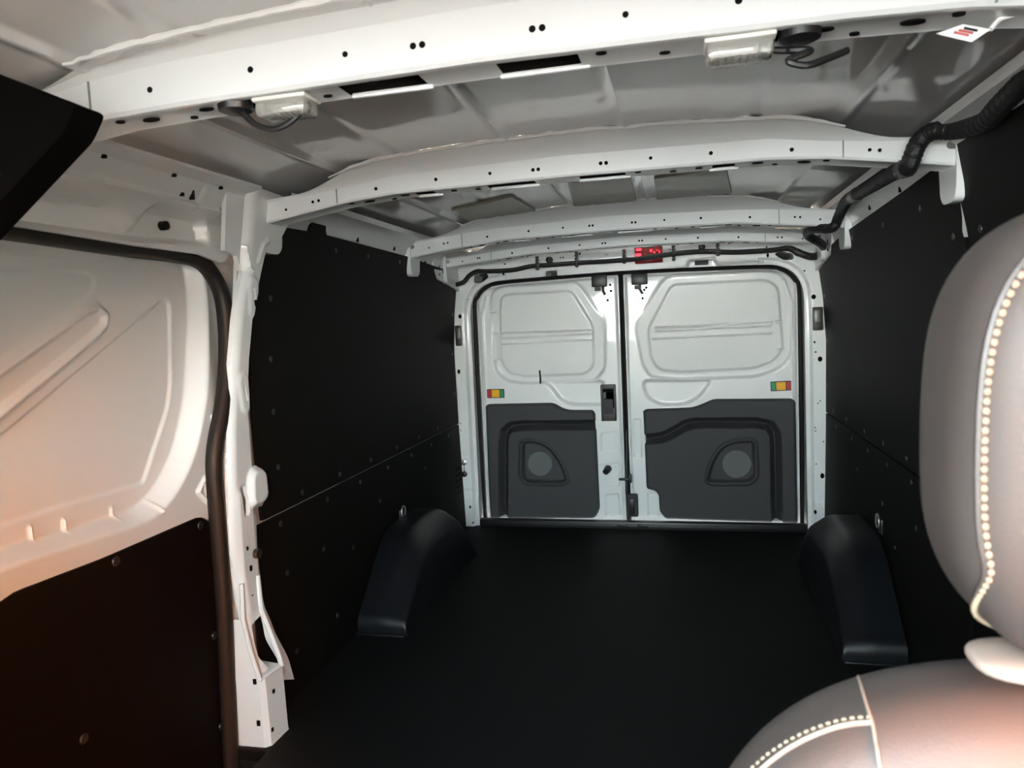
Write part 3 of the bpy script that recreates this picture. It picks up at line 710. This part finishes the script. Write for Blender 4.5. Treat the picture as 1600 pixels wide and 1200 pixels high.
# handle on the left door
x0, z0 = c3(682, 597); x1, z1 = c3(740, 725); wxh, hz = abs(x1-x0), abs(z1-z0); xc, zc = (x0+x1)/2, (z0+z1)/2
mb = MB(); mb.box((xc, YD-.008, z0-.011), (wxh, .03, .024), bev=.005).box((xc, YD-.008, z1+.034), (wxh, .03, .068), bev=.005)
mb.box((x0+.005, YD-.008, zc), (.010, .03, hz), bev=.003).box((x1-.005, YD-.008, zc), (.010, .03, hz), bev=.003).box((xc, YD+.004, zc), (wxh*.94, .008, hz*.96))
hd = mb.build('pull_handle', M_HANDLE, door1)
MB().box((xc, YD-.020, zc-.016), (wxh*.62, .016, hz*.42), bev=.004).build('handle_paddle', M_TRIM, hd)
MB().box((xc, YD-.008, z0-.030), (wxh*.7, .012, .014)).build('handle_recess', M_HOLE_SHADE, hd)
# rubber buffer, check strap, striker, centre seal, tab
x, z = c3(704, 902)
MB().tube([(x+.006, YD+.005, z+.006), (x+.002, YD-.02, z+.002), (x-.004, YD-.034, z-.004), (x-.004, YD-.038, z-.004)], [.019, .017, .015, .006], n=16).build('rubber_buffer', M_BLACK, door1)
x0, z0 = c3(748, 936); x1, z1 = c3(792, 930)
MB().box(((x0+x1)/2, YD-.014, (z0+z1)/2), (abs(x1-x0), .012, .012), bev=.003).box((x1-.006, YD-.016, z1), (.016, .022, .042), bev=.004).build('check_strap', M_BLACK, door1)
x0, z0 = c3(778, 985); x1, z1 = c3(818, 1064)
mb = MB().box(((x0+x1)/2, YD-.018, (z0+z1)/2), (abs(x1-x0), .034, abs(z0-z1)), bev=.006)
lb = mb.build('latch_box', M_TRIM, door2)
MB().box(((x0+x1)/2-.004, YD-.036, (z0+z1)/2-.003), (abs(x1-x0)*.5, .006, abs(z0-z1)*.7), bev=.003).build('latch_face', M_BLACK, lb)
P = [(float(xgap(z))+.0, YD+.006, z) for z in np.linspace(.01, 1.255, 12)]
cs = MB().tube(P, .012, n=8, flat=(1., .6)).build('centre_seal', M_SEAL, door2)
P = [(*c3(770, v),) for v in (760, 800, 850, 900, 985)]
MB().tube([(x+.008, YD-.012, z) for x, z in P], [.004, .005, .004, .006, .007], n=7).build('lock_cable', M_BLACK, door2)
x0, z0 = c3(464, 546); x1, z1 = c3(467, 592)
tg = MB().tube([(x0, YD-.004, z0), (x0, YD+.008, z0-.04), (x1, YD-.006, z1)], .0045, n=8).build('cable_tie', M_BLACK, None)
tag(tg, 'short thin black strap hanging on the left rear door under its window blank', 'strap')
# reflectors
def reflector(name, label, pts, order):
    q = [c3(*p) for p in pts]; c = np.mean(q, 0)
    o = tag(empty(name, (c[0], YD-.003, c[1])), label, 'reflector', 'reflector stickers on the rear doors')
    P = np.array(q); l, r_ = (P[0]+P[3])/2, (P[1]+P[2])/2; up_ = (P[0]-P[3]+P[1]-P[2])/2; hgt = np.linalg.norm(up_); ex = r_-l; L = np.linalg.norm(ex)
    a = math.atan2(ex[1], ex[0]); ca, sa = math.cos(a), math.sin(a)
    fr = lambda u, v, h: (c[0]+u*ca-v*sa, YD-.001-h, c[1]+u*sa+v*ca)
    V, F = prism(rpoly([(-L/2, -hgt/2), (L/2, -hgt/2), (L/2, hgt/2), (-L/2, hgt/2)], .004, 3), fr, -.004, .003, .001); obj('backing', V, F, M_BLACK, o)
    cuts = {'s': .20, 'w': .50}
    u = -L/2+.003
    for mname, wd in order:
        w_ = (L-.012)*wd
        V, F = prism(rpoly([(u, -hgt/2+.004), (u+w_, -hgt/2+.004), (u+w_, hgt/2-.004), (u, hgt/2-.004)], .002, 2), fr, 0, .0045, .001)
        nm, mm = {'r': ('red_field', M_REDS), 'y': ('yellow_field', M_YEL), 'g': ('green_field', M_GRN)}[mname]
        f = obj(nm, V, F, mm, o)
        if mname == 'y':
            V, F = prism(rpoly([(u+w_*.2, -hgt*.26), (u+w_*.8, -hgt*.26), (u+w_*.8, hgt*.26), (u+w_*.2, hgt*.26)], .002, 2), fr, 0, .006, .001)
            obj('yellow_block', V, F, M_YEL, f)
        u += w_+.003
reflector('reflector_sticker', 'red yellow green reflector on the left rear door, red end outwards at its left', [(276, 613), (338, 612), (338, 644), (276, 645)], [('r', .24), ('y', .52), ('g', .24)])
reflector('reflector_sticker', 'green yellow red reflector on the right rear door, red end at its right', [(1289, 586), (1364, 583), (1364, 617), (1290, 621)], [('g', .24), ('y', .52), ('r', .24)])
# high brake lamp in the header
x0, z0 = c3(802, 104, 3.49); x1, z1 = c3(905, 160, 3.49)
bl = tag(empty('brake_light', ((x0+x1)/2, 3.50, (z0+z1)/2)), 'red high brake lamp set in the header above the rear doors', 'brake light')
MB().box(((x0+x1)/2, 3.505, (z0+z1)/2), (x1-x0, .03, z0-z1), R=None, bev=.006).build('housing', M_RED, bl)
for u, v, wd, hh in ((818, 114, .026, .012), (816, 133, .030, .014), (862, 118, .012, .014), (874, 124, .010, .008), (884, 116, .008, .006), (892, 122, .006, .012)):
    x, z = c3(u, v, 3.49); MB().box((x, 3.489, z), (wd, .006, hh), bev=.002).build('daylit_spot', M_REDGLOW, bl)  # glowing patches stand in for daylight behind the lamp
x, z = c3(845, 112, 3.49); MB().box((x+.012, 3.489, z+.012), (.05, .004, .014), bev=.001).build('circuit_cover', M_BLACK, bl)

# ------------------------------------------------------------------ wheel arch covers
def arch(s, label):
    o = tag(empty('wheel_arch_cover', (s*.78, 2.7, 0)), label, 'wheel arch cover')
    # side profile (Y,z) bottom front -> over the top -> bottom rear
    pr = [(2.225, 0), (2.225, .035), (2.238, .062), (2.265, .085), (2.33, .145), (2.40, .208), (2.45, .248), (2.50, .275), (2.58, .290), (2.70, .292), (2.82, .285), (2.90, .255), (2.98, .18), (3.05, .09), (3.09, .03), (3.095, 0)]
    pr = catmull([(a, b, 0) for a, b in pr], 3)[:, :2]
    c = np.array([2.66, .0]); V = []; xin = .70; xout = .866
    # cross rings from the outer edge over the rounded inner shoulder down the inner face
    ring = [(xout, 1.0), (xout-.01, 1.0), (xin+.085, 1.0), (xin+.070, .992), (xin+.055, .97), (xin+.020, .88), (xin+.008, .845), (xin+.002, .80), (xin, .70), (xin-.003, .45), (xin-.004, .2), (xin-.004, .0)]
    n = len(pr)
    for x, k in ring:
        for y, z in pr:
            V.append((s*(x-.010*(1-z/.30)*(x < .75)), c[0]+(y-c[0])*(1-.012*min(1, (1-k)*8)), z*k))
    m = len(ring); F = []
    for i in range(m-1):
        for j in range(n-1): F.append((i*n+j, i*n+j+1, (i+1)*n+j+1, (i+1)*n+j))
    # shell: inner face closes on the chord so the panel is full depth
    b = obj('moulded_shell', V, F, M_ARCH, o, angle=60)
    lip = [(s*(xin-.012), y, .003) for y in np.linspace(2.26, 3.06, 6)]
    MB().box((s*.785, 2.225, .004), (.185, .02, .008), bev=.003).build('foot_lip', M_ARCH, o)
    return o
arch(-1, 'black moulded wheel arch cover on the left, below the left lining seam')
arch(1, 'black moulded wheel arch cover on the right, partly behind the front seat')

# tie down rings on both walls
for px, py, s, lab in ((628, 806, -1, 'small pale lashing ring on the left wall above the wheel arch'), (1375, 822, 1, 'small pale lashing ring on the right wall above the wheel arch')):
    p = U(px, py, 0, s*.870); y, z = p[1], p[2]; xw = s*(float(wx(z))-.004)
    o = tag(empty('lashing_ring', (xw, y, z)), lab, 'lashing ring', 'lashing rings on the walls')
    MB().box((xw, y, z), (.008, .04, .05), bev=.003).build('base_plate', M_BLACK, o)
    MB().tube([(xw-s*.010, y+.020*math.cos(t), z+.018+.022*math.sin(t)) for t in np.linspace(0, 2*math.pi, 20, endpoint=False)], .0035, n=7, closed=True).build('ring', M_STEEL, o)

# ------------------------------------------------------------------ wiring loom
H3 = lambda px, py, Y: U(px, py, 1, Y)
wp = [H3(1640, 90, 1.30), H3(1600, 128, 1.36), H3(1562, 166, 1.46), H3(1536, 192, 1.56), H3(1495, 203, 1.66), H3(1458, 205, 1.70), H3(1436, 222, 1.715), H3(1426, 244, 1.720), H3(1418, 262, 1.735), H3(1398, 268, 1.82), H3(1368, 286, 2.05), H3(1340, 303, 2.35), H3(1322, 315, 2.60), H3(1310, 340, 2.78),
      H3(1300, 356, 2.81), H3(1268, 358, 2.90), H3(1263, 368, 3.05), H3(1284, 382, 3.25), H3(1287, 394, 3.40), H3(1270, 401, 3.47), H3(1250, 396, 3.485), H3(1232, 388, 3.49), H3(1205, 391, 3.49), H3(1150, 394, 3.49), H3(1100, 393, 3.48), H3(1050, 397, 3.468), H3(1000, 404, 3.468), H3(950, 408, 3.475), H3(900, 411, 3.485), H3(860, 414, 3.485), H3(830, 416, 3.49), H3(800, 422, 3.49), H3(760, 424, 3.49), H3(745, 424, 3.49), H3(733, 431, 3.49), H3(724, 441, 3.49), H3(708, 446, 3.49)]
P = catmull(wp, 10); N = len(P)
rr = np.interp(np.arange(N)/N, [0, .22, .36, .45, .55, .6, 1], [.019, .019, .018, .017, .016, .012, .0115])
# corrugations of the conduit on the nearer stretch
D = np.concatenate([[0], np.cumsum(np.linalg.norm(np.diff(P, axis=0), axis=1))])
S = np.linspace(0, D[-1], 900); P2 = np.stack([np.interp(S, D, P[:, k]) for k in range(3)], -1); r2 = np.interp(S, D, rr)*(1+.05*np.sin(S/.0055*math.pi))
loom = tag(empty('wiring_loom', tuple(wp[12])), 'black corrugated wiring loom draped over the roof beams and along the rear header', 'wiring loom')
MB().tube(P2, r2, n=10).build('conduit', M_CABLE, loom)
for u, v0, v1 in ((455, 138, 188), (595, 118, 178), (765, 112, 165), (942, 98, 155), (1100, 86, 138)):
    x0, z0 = c3(u, v0, 3.475); x1, z1 = c3(u, v1, 3.475); zc = (z0+z1)/2
    mb = MB()
    for k in range(5): mb.box((x0, 3.474, z1+(z0-z1)*(k+.5)/5), (.017, .012, abs(z0-z1)/5*.62), bev=.002)
    mb.box((x0, 3.479, zc), (.012, .008, abs(z0-z1)), bev=.002)
    mb.build('loom_clip', M_BLACK, loom)
for i in (8, 11, 20): MB().tube([wp[i]+(wp[i+1]-wp[i])*t for t in (0, .35)], [.021, .021] if i < 15 else [.017, .017], n=12).build('tape_wrap', M_BLACK, loom)

# ------------------------------------------------------------------ lamps on the nearest beam
def lamp(label, pa, pb, gpx, cable_pts, s):
    zb_ = 1.392
    a = U(*pa, 2, zb_-.008); b = U(*pb, 2, zb_-.008); c = (a+b)/2; c[2] = zb_; ln = abs(b[0]-a[0]); y = .985
    o = tag(empty('interior_lamp', (c[0], y, zb_)), label, 'lamp', 'clear lamps on the nearest beam')
    MB().box((c[0], y, zb_-.003), (ln+.004, .050, .006), bev=.002).build('lamp_base', M_LAMPBASE, o)
    l = MB().box((c[0], y-.001, zb_-.015), (ln, .046, .024), bev=.008).build('lens', M_LENS, o)
    mb = MB()
    for k in range(9): mb.box((c[0]-ln*.42+ln*.105*k, y, zb_-.025), (.003, .038, .003), bev=.001)
    for k in (-1, 1): mb.box((c[0]+k*ln*.36, y, zb_-.018), (.012, .036, .012), bev=.003)
    mb.build('lens_ribs', M_LENS, l)
    g = U(*gpx, 2, zb_-.006)
    MB().tube([(g[0], .985, zb_+.006), (g[0], .985, zb_-.008), (g[0], .985, zb_-.012)], [.026, .024, .014], n=18).build('cable_grommet', M_BLACK, o)
    P = catmull(cable_pts(g, a, b), 8)
    MB().tube(P, .0045, n=8).build('lamp_cable', M_BLACK, o)
lamp('clear ribbed roof lamp at the left end of the nearest beam, cable looping below', (388, 158), (472, 150), (360, 168),
     lambda g, a, b: [(g[0]+.01, .985, 1.382), (g[0]+.03, .985, 1.362), (g[0]+.06, .985, 1.352), (g[0]+.09, .985, 1.360), (g[0]+.115, .985, 1.380)], -1)
lamp('clear ribbed roof lamp right of the middle of the nearest beam, lumped cable beside it', (1104, 62), (1212, 55), (1252, 55),
     lambda g, a, b: [(b[0]-.02, .99, 1.380), (b[0]+.02, .99, 1.374), (g[0]-.012, .985, 1.372), (g[0]+.010, .975, 1.366), (g[0]-.016, .97, 1.356), (g[0]+.004, .97, 1.348), (g[0]+.03, .98, 1.356), (g[0]+.055, .99, 1.366)], 1)

# paper tag hanging at the right end of the nearest beam
tp = [U(x, y, 1, .99) for x, y in ((1463, 53), (1505, 38), (1548, 46), (1518, 66))]
pt = tag(empty('paper_tag', tuple(tp[0])), 'folded white paper tag with red print tucked on the nearest beam', 'tag')
V = np.array(tp+[p+np.array([0, .0015, .001]) for p in tp]); F = [(0, 1, 2, 3), (7, 6, 5, 4), (0, 4, 5, 1), (1, 5, 6, 2), (2, 6, 7, 3), (3, 7, 4, 0)]
obj('tag_sheet', V, F, M_PAPER, pt, smooth=False)
cen = np.mean(tp, 0)
for k in range(3):
    a = tp[0]+(tp[1]-tp[0])*(.35+.2*k); b = tp[3]+(tp[2]-tp[3])*(.35+.2*k)
    q = [a+(b-a)*.25, a+(b-a)*.7]
    MB().tube([p+np.array([0, -.0008, 0]) for p in q], .0014, n=6).build('printed_line', M_PRINTRED if k < 2 else M_BLACK, pt)
MB().tube(catmull([tp[2], tp[2]+np.array([.012, .003, .012]), tp[2]+np.array([.035, 0, .014])], 5), .003, n=6).build('tag_tie', M_PAPER, pt)

# ------------------------------------------------------------------ black cab trim in the top left corner
YT = .70
tl = [U(0, 118, 1, YT), U(116, 163, 1, YT), U(96, 208, 1, YT), U(0, 312, 1, YT)]
poly = [(-.90, tl[0][2]+(tl[0][2]-tl[1][2])/(tl[1][0]-tl[0][0])*(tl[0][0]+.90)), (tl[0][0], tl[0][2]), (tl[1][0], tl[1][2], .008), (tl[2][0], tl[2][2], .008), (tl[3][0], tl[3][2]), (-.90, tl[3][2]-(tl[2][2]-tl[3][2])/(tl[2][0]-tl[3][0])*(tl[3][0]+.90))]
V, F = prism(rpoly(poly, .01, 3), lambda a, b, h: (a, YT-h, b), -.045, 0, .002)
o = obj('cab_trim', V, F, M_CLOTH, None)
tag(o, 'black cloth covered trim panel in the top left corner, in front of the nearest roof beam', 'trim panel')

# ------------------------------------------------------------------ front seat
def superbox(c, hf, n=3., taper=lambda z: 1., nu=96, nv=64, lean=0.):
    V = []; F = []
    sp = lambda v, e: math.copysign(abs(v)**e, v)
    for j in range(nv+1):
        ph = -math.pi/2+math.pi*j/nv
        for i in range(nu):
            th = 2*math.pi*i/nu
            d = np.array([math.cos(ph)*math.cos(th), math.cos(ph)*math.sin(th), math.sin(ph)])
            k = (abs(d[0])**n+abs(d[1])**n+abs(d[2])**n)**(-1/n); u = d*k
            V.append((c[0]+hf[0]*u[0]*taper(u[2]), c[1]+hf[1]*u[1]+lean*u[2], c[2]+hf[2]*u[2]))
    for j in range(nv):
        for i in range(nu): F.append((j*nu+i, j*nu+(i+1) % nu, (j+1)*nu+(i+1) % nu, (j+1)*nu+i))
    return np.array(V), F
seat = tag(empty('front_seat', (.55, .47, 0)), 'brown leather front seat with cream stitching at the lower right', 'seat')
HC = np.array([.543, .475, .977]); HH = np.array([.146, .070, .138]); HN = 3.5; htap = lambda z: 1.0-.03*sm((z+.1)/1.1)-.03*sm((-z-.3)/.7)
V, F = superbox(HC, HH, HN, htap)
hr = obj('headrest', V, F, M_SEAT, seat, angle=80)
def ring_pts(yk, N, out=1.0):
    P = []
    for t in np.linspace(0, 2*math.pi, N, endpoint=False):
        a, b = math.cos(t), math.sin(t); k = (abs(a)**HN+abs(b)**HN)**(-1/HN)
        y_ = yk+1.0*float(sm((-b*k-.50)/.5)); s = (1-abs(y_)**HN)**(1/HN); u, v = a*k*s, b*k*s
        P.append((HC[0]+HH[0]*u*htap(v)*out, HC[1]+HH[1]*y_*out, HC[2]+HH[2]*v*out))
    return np.array(P)
def stitches(P, name, parent, r=.0016, ln=.62):
    mb = MB(); N = len(P)
    for i in range(N-1):
        a, b = P[i], P[i]+(P[i+1]-P[i])*ln
        mb.tube([a, (a+b)/2, b], [r*.6, r, r*.6], n=6)
    o = mb.build(name, M_THREAD, parent); o['kind'] = 'stuff'; o['label'] = 'row of cream stitches'
    return o
RK = -.62
MB().tube(ring_pts(RK-.02, 120, 1.0), .0022, n=6, closed=True).build('headrest_seam', M_SEAT2, hr)
def resample(P, d):
    D = np.concatenate([[0], np.cumsum(np.linalg.norm(np.diff(P, axis=0), axis=1))]); S = np.arange(0, D[-1], d)
    return np.stack([np.interp(S, D, P[:, k]) for k in range(3)], -1)
q = ring_pts(RK-.06, 240, 1.008); stitches(resample(np.vstack([q, q[:1]]), .0052), 'headrest_stitching', hr, .0018, .66)
# backrest
BC = np.array([.545, .50, .497]); BH = np.array([.305, .085, .325]); BN = 3.1; btap = lambda z: 1.0
V, F = superbox(BC, BH, BN, btap, 120, 90)
br = obj('backrest', V, F, M_SEAT, seat, angle=80)
def front(x, z, off=.001):
    v = (z-BC[2])/BH[2]; u = (x-BC[0])/(BH[0]*float(btap(v))); k = max(0., 1-abs(u)**BN-abs(v)**BN)**(1/BN)
    return np.array([x, BC[1]-BH[1]*k-off, z])
def on_seat(px, py):                       # where the view ray meets the backrest
    d = BF+BR*(px-800)/FPX-BU*(py-600)/FPX; o = np.array([CX, CY, CZ])
    for t in np.linspace(.2, 1.2, 4000):
        p = o+d*t; v = (p[2]-BC[2])/BH[2]; u = (p[0]-BC[0])/(BH[0]*float(btap(v))); w_ = (p[1]-BC[1])/BH[1]
        if abs(u)**BN+abs(v)**BN+abs(w_)**BN <= 1: return p-d/np.linalg.norm(d)*.001
    return None
sp_ = [on_seat(*p) for p in ((1337, 1040), (1338, 1046), (1339, 1051), (1341, 1057), (1345, 1070), (1355, 1105), (1363, 1130), (1368, 1160), (1374, 1195))]
sp_ = [p for p in sp_ if p is not None]
if len(sp_) > 2:
    e = sp_[-1]; sp_ += [front(e[0]+.004, e[2]-.06), front(e[0]+.006, e[2]-.16)]
    MB().tube(catmull(sp_, 6), .0011, n=6).build('backrest_seam', M_PIPING, br)
st = [on_seat(*p) for p in ((1362, 1128), (1330, 1131), (1300, 1138), (1262, 1153), (1228, 1172), (1195, 1197), (1150, 1240))]
st = [p for p in st if p is not None]
if len(st) > 2:
    P = catmull(st, 8); MB().tube(P, .0018, n=6).build('bolster_piping', M_PIPING, br)
    q = [on_seat(*p) for p in ((1362, 1120), (1330, 1122), (1298, 1129), (1258, 1144), (1222, 1163), (1189, 1187), (1145, 1230))]
    q = [p for p in q if p is not None]
    stitches(resample(catmull(q, 8), .0052), 'bolster_stitching', br, .0014, .6)
for dx in (-.075, .075):
    x = HC[0]+dx; zt_ = BC[2]+BH[2]*.985
    MB().tube([(x, .475, zt_-.05), (x, .475, HC[2]-.09)], .0065, n=14).build('headrest_post', M_CHROME, seat)
    V, F = superbox((x-.004, .462, zt_+.028), (.050, .026, .0065), 3.2, nu=40, nv=20)
    obj('post_collar', V, F, M_COLLAR, seat, angle=80)
V, F = superbox((.555, .22, .24), (.29, .30, .09), 3.0, nu=60, nv=30); obj('cushion', V, F, M_SEAT, seat, angle=80)
MB().box((.555, .26, .085), (.42, .46, .16), bev=.02).build('seat_base', M_BLACK, seat)

# unseen wall across from the driver's window, added to bounce warm light
bounce = tag(empty('wall_bounce', (3.6, -1, -.6)), 'unseen terracotta wall with grey base, added outside the driver side window to bounce warm light', 'wall', kind='structure')
M_TERRA = mat('bounce_terracotta', (.85, .28, .055), .9, mottled=.06); M_BOUNCE_GREY = mat('bounce_grey', (.30, .28, .265), .9)
MB().box((3.7, -1.5, 4.35), (.2, 9, 6.5)).build('warm_bounce_face', M_TERRA, bounce)
MB().box((3.69, -1.5, .33), (.22, 9, 1.86), bev=.02).build('grey_bounce_base', M_BOUNCE_GREY, bounce)  # grey lower band, added so the warm bounce fades up the door
# ------------------------------------------------------------------ unseen cab shell round the viewer, put in to shape the daylight
wall_front = tag(empty('wall_front', (0, -.9, 0)), 'unseen cab front with windscreen opening and door sills behind the viewer, added to shape daylight', 'wall', kind='structure')
MB().box((0, -.17, 1.425), (1.76, .06, .10), bev=.012).build('windscreen_header', M_CLOTH, wall_front)  # header added to cut daylight on the nearest beam
MB().box((0, -1.0, .38), (1.9, .05, .80), bev=.01).build('dashboard_panel', M_BLACK, wall_front)
MB().box((.91, -.20, .40), (.06, 1.65, .86), bev=.01).box((.90, .42, .70), (.05, .46, 1.45), bev=.01).box((.86, -.22, 1.36), (.10, 1.6, .30), bev=.02).box((.91, -.80, .9), (.05, .6, 1.0), bev=.01).build('cab_door_right', M_BLACK, wall_front)
MB().box((-.93, -.45, .36), (.06, 1.1, .78), bev=.01).box((-.93, .22, .70), (.05, .9, 1.45), bev=.01).box((-.84, -.22, 1.37), (.10, 1.6, .16), bev=.02).build('cab_door_left', M_BLACK, wall_front)
V, F = superbox((-.60, .30, .52), (.28, .08, .33), 3.1, nu=60, nv=40); obj('unseen_seat_back', V, F, M_SEAT, wall_front, angle=80)  # unseen passenger seat, added to block daylight on door and pillar foot
V, F = superbox((-.60, .28, .98), (.15, .065, .13), 3.3, nu=40, nv=30); obj('unseen_headrest', V, F, M_SEAT, wall_front, angle=80)
